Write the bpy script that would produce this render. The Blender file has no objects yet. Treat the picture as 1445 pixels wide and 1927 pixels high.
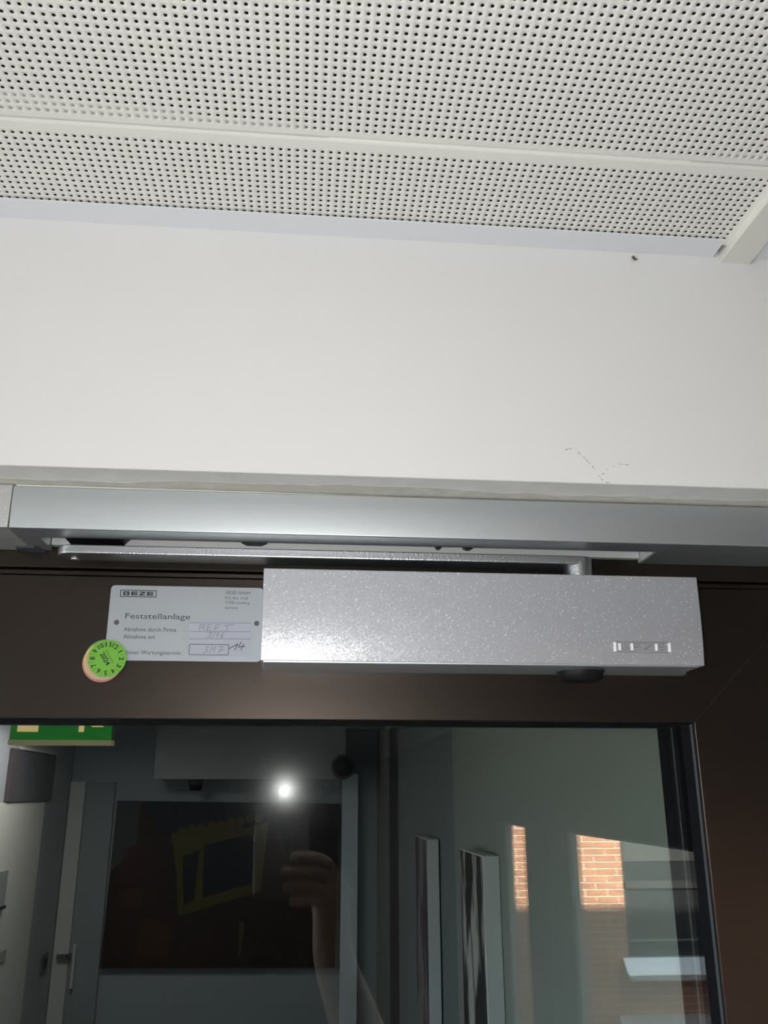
import bpy, bmesh, math, random
from mathutils import Vector, Matrix
import numpy as np

random.seed(7)
SC = bpy.context.scene
COL = SC.collection
# ------------------------------------------------------------------ camera
PITCH, YAW, ROLL, FPX = 0.313947797, 0.0941606744, -0.00163308596, 1634.24
fwd = Vector((math.sin(YAW) * math.cos(PITCH), math.cos(YAW) * math.cos(PITCH), math.sin(PITCH)))
_r0 = Vector((math.cos(YAW), -math.sin(YAW), 0))
_u0 = _r0.cross(fwd)
rgt = _r0 * math.cos(ROLL) + _u0 * math.sin(ROLL)
upv = _u0 * math.cos(ROLL) - _r0 * math.sin(ROLL)
cam = bpy.data.cameras.new('camera')
cam.sensor_width = 36.0
cam.sensor_fit = 'AUTO'
cam.lens = FPX * 36.0 / 1927.0
cam.clip_start = 0.02
cam.clip_end = 200
cam_o = bpy.data.objects.new('camera', cam)
COL.objects.link(cam_o)
cam_o.matrix_world = Matrix(((rgt.x, upv.x, -fwd.x, 0), (rgt.y, upv.y, -fwd.y, 0), (rgt.z, upv.z, -fwd.z, 0), (0, 0, 0, 1)))
SC.camera = cam_o
# ------------------------------------------------------------------ sky, sun, exposure
FLASH_W, SUN_W, SKY_W = 5.2, 64.0, 6.4
world = bpy.data.worlds.new('sky')
SC.world = world
world.use_nodes = True
bg = world.node_tree.nodes['Background']
bg.inputs['Color'].default_value = (0.74, 0.87, 1.0, 1)
bg.inputs['Strength'].default_value = SKY_W
sun = bpy.data.lights.new('sun', 'SUN')
sun.energy = SUN_W
sun.angle = math.radians(0.6)
sun.color = (1.0, 0.93, 0.82)
sun_o = bpy.data.objects.new('sun', sun)
COL.objects.link(sun_o)
sun_o.rotation_euler = (math.radians(-62), 0, 0)      # comes from +Y, 28 degrees high
SC.view_settings.view_transform = 'Standard'
SC.view_settings.look = 'None'
SC.view_settings.gamma = 1.0
SC.view_settings.exposure = 0.0
SC.view_settings.use_curve_mapping = False
SC.cycles.transparent_max_bounces = 24
SC.cycles.max_bounces = 10
SC.cycles.diffuse_bounces = 5
SC.cycles.glossy_bounces = 6
SC.cycles.sample_clamp_indirect = 12.0
SC.cycles.use_adaptive_sampling = False


# ------------------------------------------------------------------ materials
def mat(name, col, rough=0.5, metal=0.0, spec=0.5, emit=None, estr=0.0, noise=None, bump=None, coat=0.0):
    """noise=(scale, amount): colour mottling; bump=(scale, strength, distance)"""
    m = bpy.data.materials.new(name)
    m.use_nodes = True
    nt = m.node_tree
    b = nt.nodes['Principled BSDF']
    b.inputs['Base Color'].default_value = (*col, 1)
    b.inputs['Roughness'].default_value = rough
    b.inputs['Metallic'].default_value = metal
    b.inputs['Specular IOR Level'].default_value = spec
    b.inputs['Coat Weight'].default_value = coat
    if emit:
        b.inputs['Emission Color'].default_value = (*emit, 1)
        b.inputs['Emission Strength'].default_value = estr
    if noise or bump:
        tc = nt.nodes.new('ShaderNodeNewGeometry')
    if noise:
        n = nt.nodes.new('ShaderNodeTexNoise')
        n.inputs['Scale'].default_value = noise[0]
        n.inputs['Detail'].default_value = 5
        nt.links.new(tc.outputs['Position'], n.inputs['Vector'])
        rp = nt.nodes.new('ShaderNodeMapRange')
        rp.inputs['From Min'].default_value = 0.3
        rp.inputs['From Max'].default_value = 0.7
        rp.inputs['To Min'].default_value = 1 - noise[1]
        rp.inputs['To Max'].default_value = 1 + noise[1]
        nt.links.new(n.outputs['Fac'], rp.inputs['Value'])
        mx = nt.nodes.new('ShaderNodeVectorMath')
        mx.operation = 'SCALE'
        mx.inputs[0].default_value = col
        nt.links.new(rp.outputs['Result'], mx.inputs['Scale'])
        nt.links.new(mx.outputs['Vector'], b.inputs['Base Color'])
    if bump:
        n2 = nt.nodes.new('ShaderNodeTexNoise')
        n2.inputs['Scale'].default_value = bump[0]
        n2.inputs['Detail'].default_value = 4
        nt.links.new(tc.outputs['Position'], n2.inputs['Vector'])
        bp = nt.nodes.new('ShaderNodeBump')
        bp.inputs['Strength'].default_value = bump[1]
        bp.inputs['Distance'].default_value = bump[2]
        nt.links.new(n2.outputs['Fac'], bp.inputs['Height'])
        nt.links.new(bp.outputs['Normal'], b.inputs['Normal'])
    return m


def flake_mat(name, col, rough, amount, scale, metal=0.85, coat=0.0, share=0.05):
    """metallic flake lacquer: every tiny cell tilts a little its own way, a few cells are coloured pale as painted sparkle"""
    m = mat(name, col, rough, metal, coat=coat)
    nt = m.node_tree
    b = nt.nodes['Principled BSDF']
    b.inputs['Coat Roughness'].default_value = 0.26
    b.inputs['Coat IOR'].default_value = 2.3
    g = nt.nodes.new('ShaderNodeNewGeometry')
    v = nt.nodes.new('ShaderNodeTexVoronoi')
    v.inputs['Scale'].default_value = scale
    nt.links.new(g.outputs['Position'], v.inputs['Vector'])
    s = nt.nodes.new('ShaderNodeVectorMath')
    s.operation = 'SUBTRACT'
    s.inputs[1].default_value = (0.5, 0.5, 0.5)
    nt.links.new(v.outputs['Color'], s.inputs[0])
    k = nt.nodes.new('ShaderNodeVectorMath')
    k.operation = 'SCALE'
    k.inputs['Scale'].default_value = amount
    nt.links.new(s.outputs['Vector'], k.inputs[0])
    a = nt.nodes.new('ShaderNodeVectorMath')
    nt.links.new(g.outputs['Normal'], a.inputs[0])
    nt.links.new(k.outputs['Vector'], a.inputs[1])
    nn = nt.nodes.new('ShaderNodeVectorMath')
    nn.operation = 'NORMALIZE'
    nt.links.new(a.outputs['Vector'], nn.inputs[0])
    nt.links.new(nn.outputs['Vector'], b.inputs['Normal'])
    nt.links.new(nn.outputs['Vector'], b.inputs['Coat Normal'])
    sep = nt.nodes.new('ShaderNodeSeparateColor')
    nt.links.new(v.outputs['Color'], sep.inputs['Color'])
    mr = nt.nodes.new('ShaderNodeMapRange')
    mr.inputs['From Min'].default_value = 1 - share
    mr.inputs['From Max'].default_value = 1 - share * 0.6
    nt.links.new(sep.outputs['Blue'], mr.inputs['Value'])
    mc = nt.nodes.new('ShaderNodeMix')
    mc.data_type = 'RGBA'
    mc.inputs[6].default_value = (*col, 1)
    mc.inputs[7].default_value = (0.85, 0.86, 0.88, 1)  # pale cell colour paints in the sparkle of the lacquer
    nt.links.new(mr.outputs['Result'], mc.inputs[0])
    nt.links.new(mc.outputs[2], b.inputs['Base Color'])
    return m


def pane_glass(name, tint=(0.97, 0.985, 0.975), haze=0.02, haze_rough=0.12):
    """flat window glass: clear transmission plus Fresnel mirror (Schlick), slightly dirty"""
    m = bpy.data.materials.new(name)
    m.use_nodes = True
    nt = m.node_tree
    for n in list(nt.nodes):
        nt.nodes.remove(n)
    out = nt.nodes.new('ShaderNodeOutputMaterial')
    g = nt.nodes.new('ShaderNodeNewGeometry')
    d = nt.nodes.new('ShaderNodeVectorMath')
    d.operation = 'DOT_PRODUCT'
    nt.links.new(g.outputs['Incoming'], d.inputs[0])
    nt.links.new(g.outputs['Normal'], d.inputs[1])

    def M(op, a, b=None):
        n = nt.nodes.new('ShaderNodeMath')
        n.operation = op
        for i, x in enumerate((a, b)):
            if x is None:
                continue
            if isinstance(x, (int, float)):
                n.inputs[i].default_value = x
            else:
                nt.links.new(x, n.inputs[i])
        return n.outputs[0]
    c = M('ABSOLUTE', d.outputs['Value'])
    f = M('ADD', M('MULTIPLY', M('POWER', M('SUBTRACT', 1.0, c), 5.0), 0.952), 0.048)
    tr = nt.nodes.new('ShaderNodeBsdfTransparent')
    tr.inputs['Color'].default_value = (*tint, 1)
    g1 = nt.nodes.new('ShaderNodeBsdfGlossy')
    g1.inputs['Roughness'].default_value = 0.0
    g2 = nt.nodes.new('ShaderNodeBsdfGlossy')
    g2.inputs['Roughness'].default_value = haze_rough
    mg = nt.nodes.new('ShaderNodeMixShader')
    mg.inputs[0].default_value = haze
    nt.links.new(g1.outputs[0], mg.inputs[1])
    nt.links.new(g2.outputs[0], mg.inputs[2])
    mx = nt.nodes.new('ShaderNodeMixShader')
    nt.links.new(f, mx.inputs[0])
    nt.links.new(tr.outputs[0], mx.inputs[1])
    nt.links.new(mg.outputs[0], mx.inputs[2])
    nt.links.new(mx.outputs[0], out.inputs['Surface'])
    return m


def brick_mat():
    m = mat('brick_field', (0.5, 0.3, 0.2), 0.9)
    nt = m.node_tree
    b = nt.nodes['Principled BSDF']
    g = nt.nodes.new('ShaderNodeNewGeometry')
    mp = nt.nodes.new('ShaderNodeMapping')
    mp.inputs['Rotation'].default_value = (math.radians(90), 0, 0)
    nt.links.new(g.outputs['Position'], mp.inputs['Vector'])
    t = nt.nodes.new('ShaderNodeTexBrick')
    t.inputs['Color1'].default_value = (0.56, 0.27, 0.16, 1)
    t.inputs['Color2'].default_value = (0.47, 0.22, 0.13, 1)
    t.inputs['Mortar'].default_value = (0.74, 0.66, 0.54, 1)
    t.inputs['Scale'].default_value = 1.0
    t.inputs['Mortar Size'].default_value = 0.006
    t.inputs['Brick Width'].default_value = 0.25
    t.inputs['Row Height'].default_value = 0.07
    nt.links.new(mp.outputs['Vector'], t.inputs['Vector'])
    nt.links.new(t.outputs['Color'], b.inputs['Base Color'])
    return m


M_WALL = mat('white_wall_paint', (0.80, 0.80, 0.805), 0.75, bump=(900, 0.08, 0.0004), noise=(6, 0.012))
M_REVEAL = mat('reveal_plaster', (0.74, 0.73, 0.705), 0.8, bump=(300, 0.25, 0.0006), noise=(60, 0.05))
M_CAULK = mat('grey_caulk', (0.60, 0.585, 0.525), 0.7, bump=(400, 0.4, 0.0006), noise=(90, 0.08))
M_SEAL = mat('cream_sealant', (0.88, 0.87, 0.78), 0.5)
M_PANEL = mat('ceiling_panel_paint', (0.83, 0.825, 0.785), 0.55)
M_FLEECE = mat('black_fleece', (0.012, 0.011, 0.014), 0.95)
M_STRIP = mat('backing_strip', (0.66, 0.65, 0.62), 0.7)
M_TRIM = mat('grey_white_trim', (0.79, 0.81, 0.85), 0.45)
M_BAR = mat('cream_bar_paint', (0.77, 0.76, 0.715), 0.5)
M_ALU = mat('satin_aluminium', (0.65, 0.69, 0.72), 0.45, 1.0, bump=(2500, 0.03, 0.0002))
M_ALUL = mat('light_aluminium', (0.74, 0.77, 0.76), 0.5, 0.35)
M_SILVER = flake_mat('silver_flake_lacquer', (0.45, 0.462, 0.505), 0.57, 0.09, 1700, 0.62, 0.42, 0.03)
M_CAP = flake_mat('silver_cap_lacquer', (0.66, 0.66, 0.665), 0.52, 0.08, 1500, 0.85)
M_ARM = mat('cast_silver', (0.52, 0.53, 0.55), 0.33, 1.0, bump=(700, 0.35, 0.0008))
M_BLACK = mat('black_plastic', (0.010, 0.010, 0.011), 0.5, spec=0.2)
M_RUBBER = mat('black_gasket', (0.006, 0.006, 0.008), 0.9, spec=0.1)
M_BRONZE = mat('dark_bronze_aluminium', (0.046, 0.037, 0.031), 0.37, 0.85, bump=(1600, 0.06, 0.0003))
M_DARKGAP = mat('dark_gap', (0.004, 0.004, 0.005), 0.9)
M_SPACER = mat('grey_spacer', (0.05, 0.06, 0.065), 0.8, spec=0.2)
M_GLASS = pane_glass('door_glass')
M_WGLASS = pane_glass('window_glass', (0.98, 0.99, 0.985), 0.0)
M_PLATE = mat('sign_plate_aluminium', (0.385, 0.42, 0.45), 0.5, 0.35)
M_PAPER = mat('label_paper', (0.43, 0.45, 0.53), 0.6)
M_INK = mat('black_print', (0.02, 0.02, 0.022), 0.6)
M_INKG = mat('grey_print', (0.07, 0.075, 0.085), 0.6)
M_PENCIL = mat('pencil', (0.20, 0.21, 0.26), 0.6)
M_PALEW = mat('bright_foil', (0.95, 0.97, 0.97), 0.6, 0.0)  # near-white for the logo's painted glints, also colours the flash lens
M_FOILD = mat('grey_foil', (0.42, 0.43, 0.46), 0.4, 0.7)
M_GREEN = mat('green_sticker', (0.16, 0.46, 0.035), 0.45)
M_GREEN2 = mat('old_green_sticker', (0.13, 0.33, 0.05), 0.5)
M_YELLOW = mat('yellow_sticker', (0.72, 0.55, 0.12), 0.5)
M_PINK = mat('pink_sticker', (0.48, 0.20, 0.19), 0.5)
M_GINK = mat('dark_green_print', (0.012, 0.045, 0.008), 0.6)
M_SCUFF = mat('scuff', (0.44, 0.42, 0.38), 0.8)
M_BUG = mat('insect_brown', (0.12, 0.075, 0.05), 0.7)
M_FLOOR = mat('grey_linoleum', (0.10, 0.115, 0.125), 0.45, noise=(4, 0.15))
M_FACADE = mat('bronze_facade', (0.022, 0.022, 0.021), 0.9, spec=0.1)
M_CORR = mat('corridor_wall_paint', (0.42, 0.43, 0.42), 0.8)
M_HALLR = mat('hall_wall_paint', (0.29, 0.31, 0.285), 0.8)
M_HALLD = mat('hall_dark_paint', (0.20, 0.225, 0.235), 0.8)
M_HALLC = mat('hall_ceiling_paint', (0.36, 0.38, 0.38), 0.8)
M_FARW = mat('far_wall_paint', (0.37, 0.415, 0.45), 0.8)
M_DDOOR = mat('far_door_grey', (0.30, 0.33, 0.35), 0.6)
M_WHITE = mat('white_paint', (0.75, 0.73, 0.68), 0.5)
M_DIMW = mat('light_grey_paint', (0.5, 0.5, 0.49), 0.6)
M_BLUEW = mat('blue_grey_paint', (0.40, 0.405, 0.45), 0.6)
M_DKGREY = mat('dark_grey_laminate', (0.10, 0.10, 0.115), 0.5)
M_PURP = mat('purple_grey_edge', (0.10, 0.075, 0.085), 0.5)
M_CANV = mat('white_canvas', (0.78, 0.80, 0.78), 0.8)
M_BRICK = mat('brick_red', (0.50, 0.235, 0.135), 0.9, noise=(9, 0.18))
M_BRICKW = brick_mat()
M_MORTAR = mat('mortar', (0.74, 0.66, 0.54), 0.95)
M_SILL = mat('sheet_metal_sill', (0.85, 0.88, 0.90), 0.35, 0.85)
M_GREYF = mat('grey_window_frame', (0.30, 0.32, 0.33), 0.5)
M_DARKP = mat('dark_pane', (0.03, 0.033, 0.036), 0.08)
M_GROUND = mat('paving', (0.20, 0.19, 0.18), 0.9, noise=(2, 0.2))
M_EXT = mat('exterior_render', (0.5, 0.49, 0.47), 0.9)
M_SKIN = mat('skin', (0.24, 0.14, 0.095), 0.55)
M_SHIRT = mat('dark_shirt', (0.03, 0.032, 0.04), 0.9)
M_TROUS = mat('dark_trousers', (0.02, 0.022, 0.03), 0.9)
M_HAIR = mat('dark_hair', (0.02, 0.013, 0.01), 0.6)
M_PHONE = mat('phone_black_glass', (0.01, 0.01, 0.012), 0.15)
M_SIGNG = mat('exit_sign_green', (0.01, 0.20, 0.03), 0.4, emit=(0.012, 0.20, 0.022), estr=0.42)
M_SIGNW = mat('exit_sign_white', (0.9, 0.8, 0.5), 0.4, emit=(0.95, 0.68, 0.24), estr=0.50)
M_SIGNH = mat('exit_sign_diffuser', (0.7, 0.65, 0.45), 0.4, emit=(0.75, 0.62, 0.26), estr=0.10)
M_FILL = mat('fill_lamp_diffuser', (0.9, 0.9, 0.9), 0.5, emit=(1.0, 0.97, 0.93), estr=7.2)
M_SIGNBOX = mat('sign_housing', (0.5, 0.5, 0.48), 0.5)


# ------------------------------------------------------------------ mesh helpers
def link(o, parent=None):
    COL.objects.link(o)
    if parent is not None:
        o.parent = parent
    return o


def tag(o, label=None, cat=None, group=None, kind=None):
    if label:
        o['label'] = label
    if cat:
        o['category'] = cat
    if group:
        o['group'] = group
    if kind:
        o['kind'] = kind
    return o


def empty(name, loc=(0, 0, 0)):
    o = bpy.data.objects.new(name, None)
    o.empty_display_size = 0.05
    o.location = loc
    return link(o)


class MB:
    def __init__(self):
        self.v, self.f = [], []

    def box(self, x0, x1, y0, y1, z0, z1):
        n = len(self.v)
        self.v += [(x, y, z) for z in (z0, z1) for y in (y0, y1) for x in (x0, x1)]
        self.f += [tuple(n + i for i in q) for q in ((0, 2, 3, 1), (4, 5, 7, 6), (0, 1, 5, 4), (2, 6, 7, 3), (0, 4, 6, 2), (1, 3, 7, 5))]
        return self

    def prism(self, poly, axis, a0, a1):
        """poly in the two other axes (x:(y,z) y:(x,z) z:(x,y)), extruded along axis"""
        n, k = len(self.v), len(poly)
        for a in (a0, a1):
            for p, q in poly:
                self.v.append((a, p, q) if axis == 'x' else ((p, a, q) if axis == 'y' else (p, q, a)))
        self.f.append(tuple(range(n, n + k)))
        self.f.append(tuple(range(n + 2 * k - 1, n + k - 1, -1)))
        for i in range(k):
            j = (i + 1) % k
            self.f.append((n + i, n + k + i, n + k + j, n + j))
        return self

    def cyl(self, c, axis, r, h0, h1, n=24, r2=None):
        r2 = r if r2 is None else r2
        k = len(self.v)
        for h, rr in ((h0, r), (h1, r2)):
            for i in range(n):
                a = 2 * math.pi * i / n
                p, q = c[0] + rr * math.cos(a), c[1] + rr * math.sin(a)
                self.v.append((h, p, q) if axis == 'x' else ((p, h, q) if axis == 'y' else (p, q, h)))
        self.f.append(tuple(range(k, k + n)))
        self.f.append(tuple(range(k + 2 * n - 1, k + n - 1, -1)))
        for i in range(n):
            j = (i + 1) % n
            self.f.append((k + i, k + n + i, k + n + j, k + j))
        return self

    def rings(self, rings, cap=True):
        k = len(self.v)
        n = len(rings[0])
        for r in rings:
            self.v += [tuple(p) for p in r]
        for a in range(len(rings) - 1):
            for i in range(n):
                j = (i + 1) % n
                self.f.append((k + a * n + i, k + (a + 1) * n + i, k + (a + 1) * n + j, k + a * n + j))
        if cap:
            self.f.append(tuple(range(k, k + n)))
            e = k + (len(rings) - 1) * n
            self.f.append(tuple(range(e + n - 1, e - 1, -1)))
        return self

    def stroke(self, pts, w, y, t=0.00006):
        """a flat pen stroke in the xz plane at depth y"""
        for (x0, z0), (x1, z1) in zip(pts, pts[1:]):
            dx, dz = x1 - x0, z1 - z0
            L = math.hypot(dx, dz) or 1e-9
            nx, nz = -dz / L * w / 2, dx / L * w / 2
            ex, ez = dx / L * w * 0.3, dz / L * w * 0.3
            self.prism([(x0 - ex + nx, z0 - ez + nz), (x0 - ex - nx, z0 - ez - nz), (x1 + ex - nx, z1 + ez - nz), (x1 + ex + nx, z1 + ez + nz)], 'y', y - t, y)
        return self

    def build(self, name, m, parent=None, bevel=0.0, seg=2, smooth=False, mats=None):
        me = bpy.data.meshes.new(name)
        bm = bmesh.new()
        vs = [bm.verts.new(p) for p in self.v]
        for q in self.f:
            try:
                bm.faces.new([vs[i] for i in q])
            except ValueError:
                pass
        bmesh.ops.recalc_face_normals(bm, faces=bm.faces)
        if bevel > 0:
            es = [e for e in bm.edges if len(e.link_faces) == 2 and e.calc_face_angle(0) > 0.5]
            bmesh.ops.bevel(bm, geom=es, offset=bevel, segments=seg, affect='EDGES', profile=0.5, clamp_overlap=True)
        if smooth:
            for f in bm.faces:
                f.smooth = True
            for e in bm.edges:
                if len(e.link_faces) == 2 and e.calc_face_angle(0) > 0.7:
                    e.smooth = False
        bm.to_mesh(me)
        bm.free()
        me.materials.append(m)
        o = bpy.data.objects.new(name, me)
        return link(o, parent)


def text_mesh(s, bold=0.0):
    cu = bpy.data.curves.new('t', 'FONT')
    cu.body = s
    cu.size = 1.0
    cu.offset = bold
    cu.resolution_u = 4
    o = bpy.data.objects.new('t', cu)
    COL.objects.link(o)
    bpy.context.view_layer.update()
    dg = bpy.context.evaluated_depsgraph_get()
    me = bpy.data.meshes.new_from_object(o.evaluated_get(dg))
    bpy.data.objects.remove(o)
    bpy.data.curves.remove(cu)
    return me


def text(name, s, m, parent, x0, z0, w, h, y, rot=0.0, bold=0.0, centre=False, up=(0, 1)):
    """flat lettering in the xz plane facing -y; its ink box is fitted to w by h at (x0, z0)"""
    me = text_mesh(s, bold)
    co = np.array([v.co[:2] for v in me.vertices])
    lo, hi = co.min(0), co.max(0)
    if w is None:
        w = h * (hi[0] - lo[0]) / (hi[1] - lo[1])
    uv = (co - lo) / (hi - lo) * np.array([w, h])
    if centre:
        uv -= np.array([w, h]) / 2
    c, sn = math.cos(rot), math.sin(rot)
    for v, (a, b) in zip(me.vertices, uv):
        v.co = (x0 + a * c - b * sn, y, z0 + a * sn + b * c)
    me.materials.clear()
    me.materials.append(m)
    me.name = name
    return link(bpy.data.objects.new(name, me), parent)


def bowed(y0, z_lo, z_hi, deg, n=22, power=2.0):
    """front outline from top to bottom whose lower part rolls back by up to deg degrees: list of (y, z)"""
    out, y = [(y0, z_hi)], y0
    for i in range(1, n + 1):
        t = (i - 0.5) / n
        y += math.tan(math.radians(deg * t ** power)) * (z_hi - z_lo) / n
        out.append((y, z_hi - (z_hi - z_lo) * i / n))
    return out


FLOOR = -2.05
YW = 0.504          # face of the white lintel wall
YD = 0.592          # face of door frame and door leaf
ZS = 0.1875         # soffit of the lintel
ZC = 0.3622         # underside of the perforated panels

# ------------------------------------------------------------------ structure: walls round the door
tag(MB().box(-1.3, 0.9, YW, 0.72, ZS, 0.62).box(-1.3, -0.83, YW, 0.72, FLOOR, ZS).box(0.46, 0.9, YW, 0.72, FLOOR, ZS)
    .build('wall_front', M_WALL), kind='structure')
W = bpy.data.objects['wall_front']
MB().box(-0.83, 0.46, YW + 0.0006, YD + 0.002, ZS - 0.0002, ZS + 0.002).build('reveal_plaster', M_REVEAL, W)
# uneven filler along the back of the soffit
mb = MB()
N = 90
prev = None
random.seed(3)
wv = 0.0
for i in range(N + 1):
    x = -0.26 + 0.66 * i / N
    wv = 0.75 * wv + random.uniform(-0.0016, 0.0016)
    y0 = 0.5245 - 0.0045 * math.exp(-((x - 0.02) / 0.09) ** 2) + wv + 0.004 * math.exp(-((x - 0.27) / 0.05) ** 2)
    if x < -0.1:
        y0 += 0.003
    cur = (x, y0)
    if prev:
        mb.prism([(prev[0], prev[1]), (cur[0], cur[1]), (cur[0], 0.560), (prev[0], 0.560)], 'z', ZS - 0.00038, ZS - 0.0001)
    prev = cur
tag(mb.build('filler_bead', M_CAULK, W), kind='stuff')
mb = MB()
mb.prism([(-0.1835, 0.1862), (0.10, 0.1862), (0.06, 0.1864), (-0.03, 0.1869), (-0.1835, 0.1871)], 'y', 0.5385, 0.560)
mb.build('sealant_strip', M_SEAL, W)
# scuffs on the wall above the frame
mb = MB()
random.seed(5)
A = [(0.1642, 0.2095), (0.1691, 0.2111), (0.1732, 0.2078), (0.1762, 0.2051), (0.1787, 0.2018), (0.1817, 0.1986), (0.1840, 0.1942), (0.1859, 0.1915), (0.1878, 0.1889)]
B = [(0.1872, 0.1937), (0.1918, 0.1978), (0.1996, 0.2011), (0.2050, 0.2007)]
for L, w in ((A, 0.0007), (B, 0.0006)):
    for (x0, z0), (x1, z1) in zip(L, L[1:]):
        for k in range(5):
            if random.random() < 0.42:
                continue
            f = (k + random.random()) / 5
            cx, cz = x0 + (x1 - x0) * f, z0 + (z1 - z0) * f
            s = random.uniform(0.25, 0.9) * w
            mb.prism([(cx - s * 1.6, cz + random.uniform(-.2, .2) * w), (cx, cz - s), (cx + s * 1.3, cz + random.uniform(-.3, .3) * w), (cx + .2 * s, cz + s * .8)], 'y', YW - 0.00008, YW + 0.0002)
mb.prism([(0.1869, 0.1932), (0.1880, 0.1935), (0.1890, 0.1946), (0.1880, 0.1947)], 'y', YW - 0.00008, YW + 0.0002)
mb.prism([(0.1885, 0.1884), (0.190, 0.1880), (0.1925, 0.1882), (0.190, 0.1887)], 'y', YW - 0.00008, YW + 0.0002)
tag(mb.build('scuff_mark', M_SCUFF, W), kind='stuff')

# ------------------------------------------------------------------ ceiling: perforated panels
ceil = tag(empty('ceiling', (0, 0.3, 0.36)), kind='structure')


def cchild(o):
    o.parent = ceil
    o.matrix_parent_inverse = Matrix.Translation((0, -0.3, -0.36))
    return o


P, R, TH = 0.00494, 0.00104, 0.00012


def perf_mesh(name, x0, nx, y0, ny, bx0, bx1, by0, by1, bev_lo, bev_hi):
    """sheet z=ZC with nx*ny punched holes whose first centre is (x0, y0); margins bx*, by*; folded edges where bev"""
    ang = np.arange(8) * math.pi / 4
    sq = np.array([(1, 0), (1, 1), (0, 1), (-1, 1), (-1, 0), (-1, -1), (0, -1), (1, -1)]) * P / 2
    ci = np.stack([np.cos(ang), np.sin(ang)], -1) * R
    xs = x0 + P * np.arange(nx)
    ys = y0 + P * np.arange(ny)
    C = np.stack(np.meshgrid(xs, ys, indexing='ij'), -1).reshape(-1, 1, 2)
    n = len(C)
    outer = np.concatenate([C + sq, np.full((n, 8, 1), ZC)], -1)
    inner = np.concatenate([C + ci, np.full((n, 8, 1), ZC)], -1)
    top = np.concatenate([C + ci, np.full((n, 8, 1), ZC + TH)], -1)
    V = np.concatenate([outer, inner, top], 1).reshape(-1, 3)
    i = np.arange(8)
    j = (i + 1) % 8
    base = (np.arange(n) * 24)[:, None, None]
    f1 = np.stack([i, 8 + i, 8 + j, j], -1)[None] + base
    f2 = np.stack([8 + i, 16 + i, 16 + j, 8 + j], -1)[None] + base
    F = np.concatenate([f1, f2], 1).reshape(-1, 4)
    hx0, hx1, hy0, hy1 = xs[0] - P / 2, xs[-1] + P / 2, ys[0] - P / 2, ys[-1] + P / 2
    ex, fx = [], []

    def quad(a, b, c, d):
        k = len(V) + len(ex)
        ex.extend([a, b, c, d])
        fx.append((k, k + 1, k + 2, k + 3))

    def rect(a0, a1, b0, b1):
        if a1 - a0 > 1e-6 and b1 - b0 > 1e-6:
            quad((a0, b0, ZC), (a0, b1, ZC), (a1, b1, ZC), (a1, b0, ZC))
    rect(bx0, hx0, by0, by1)
    rect(hx1, bx1, by0, by1)
    rect(hx0, hx1, by0, hy0)
    rect(hx0, hx1, hy1, by1)
    b = 0.0022
    prof = [(0, 0), (0.3, 0.06), (0.62, 0.25), (0.85, 0.58), (1.0, 1.0)]
    if bev_lo:       # fold at the -y side
        for (p0, q0), (p1, q1) in zip(prof, prof[1:]):
            quad((bx0, by0 - b * p0, ZC + b * q0), (bx1, by0 - b * p0, ZC + b * q0), (bx1, by0 - b * p1, ZC + b * q1), (bx0, by0 - b * p1, ZC + b * q1))
        quad((bx0, by0 - b, ZC + b), (bx1, by0 - b, ZC + b), (bx1, by0 - b, ZC + 0.02), (bx0, by0 - b, ZC + 0.02))
    if bev_hi:
        for (p0, q0), (p1, q1) in zip(prof, prof[1:]):
            quad((bx0, by1 + b * p0, ZC + b * q0), (bx0, by1 + b * p1, ZC + b * q1), (bx1, by1 + b * p1, ZC + b * q1), (bx1, by1 + b * p0, ZC + b * q0))
        quad((bx0, by1 + b, ZC + b), (bx0, by1 + b, ZC + 0.02), (bx1, by1 + b, ZC + 0.02), (bx1, by1 + b, ZC + b))
    if ex:
        V = np.concatenate([V, np.array(ex)])
        F = np.concatenate([F, np.array(fx)])
    me = bpy.data.meshes.new(name)
    me.vertices.add(len(V))
    me.vertices.foreach_set('co', V.astype(np.float32).ravel())
    me.loops.add(F.size)
    me.loops.foreach_set('vertex_index', F.astype(np.int32).ravel())
    me.polygons.add(len(F))
    me.polygons.foreach_set('loop_start', (np.arange(len(F)) * 4).astype(np.int32))
    me.update(calc_edges=True)
    me.materials.append(M_PANEL)
    return me


SEAM = 0.4143
XR = 0.2856                       # right end of the panels at the bar
NXH = 188
X0 = 0.0040 - P * 131             # hole columns share one phase
edge_l = X0 - P / 2 - 0.008
lo_me = perf_mesh('panel', X0, NXH, SEAM + 0.0111, 13, edge_l, XR, SEAM + 0.0026, YW - 0.012, True, False)
NY = 56
hi_y = SEAM - 0.0079
hi_me = perf_mesh('panel', X0, NXH, hi_y - P * (NY - 1), NY, edge_l, XR, SEAM - 0.3 + 0.0026, SEAM - 0.0026, True, True)
WID = XR - edge_l
for k, (me, dx, dy) in enumerate([(lo_me, 0, 0), (hi_me, 0, 0), (lo_me, WID + 0.024, 0), (hi_me, WID + 0.024, 0),
                                  (hi_me, 0, -0.3), (hi_me, WID + 0.024, -0.3), (hi_me, 0, -0.6), (hi_me, 0, -0.9)]):
    o = bpy.data.objects.new('panel', me)
    o.location = (dx, dy, 0)
    link(o)
    cchild(o)
cchild(MB().box(-1.3, 0.9, -0.9, YW, ZC + 0.004, ZC + 0.0045).build('acoustic_fleece', M_FLEECE))
cchild(MB().prism([(edge_l, SEAM), (edge_l, 0.383), (-0.178, 0.3945), (-0.120, 0.3995), (-0.045, 0.4040), (0.006, 0.4085), (0.006, SEAM)], 'z', ZC + 0.0007, ZC + 0.0011)
       .prism([(0.225, SEAM), (0.232, 0.4085), (0.2856, 0.4015), (0.2856, SEAM)], 'z', ZC + 0.0007, ZC + 0.0011)
       .build('backing_strip', M_STRIP))
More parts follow.
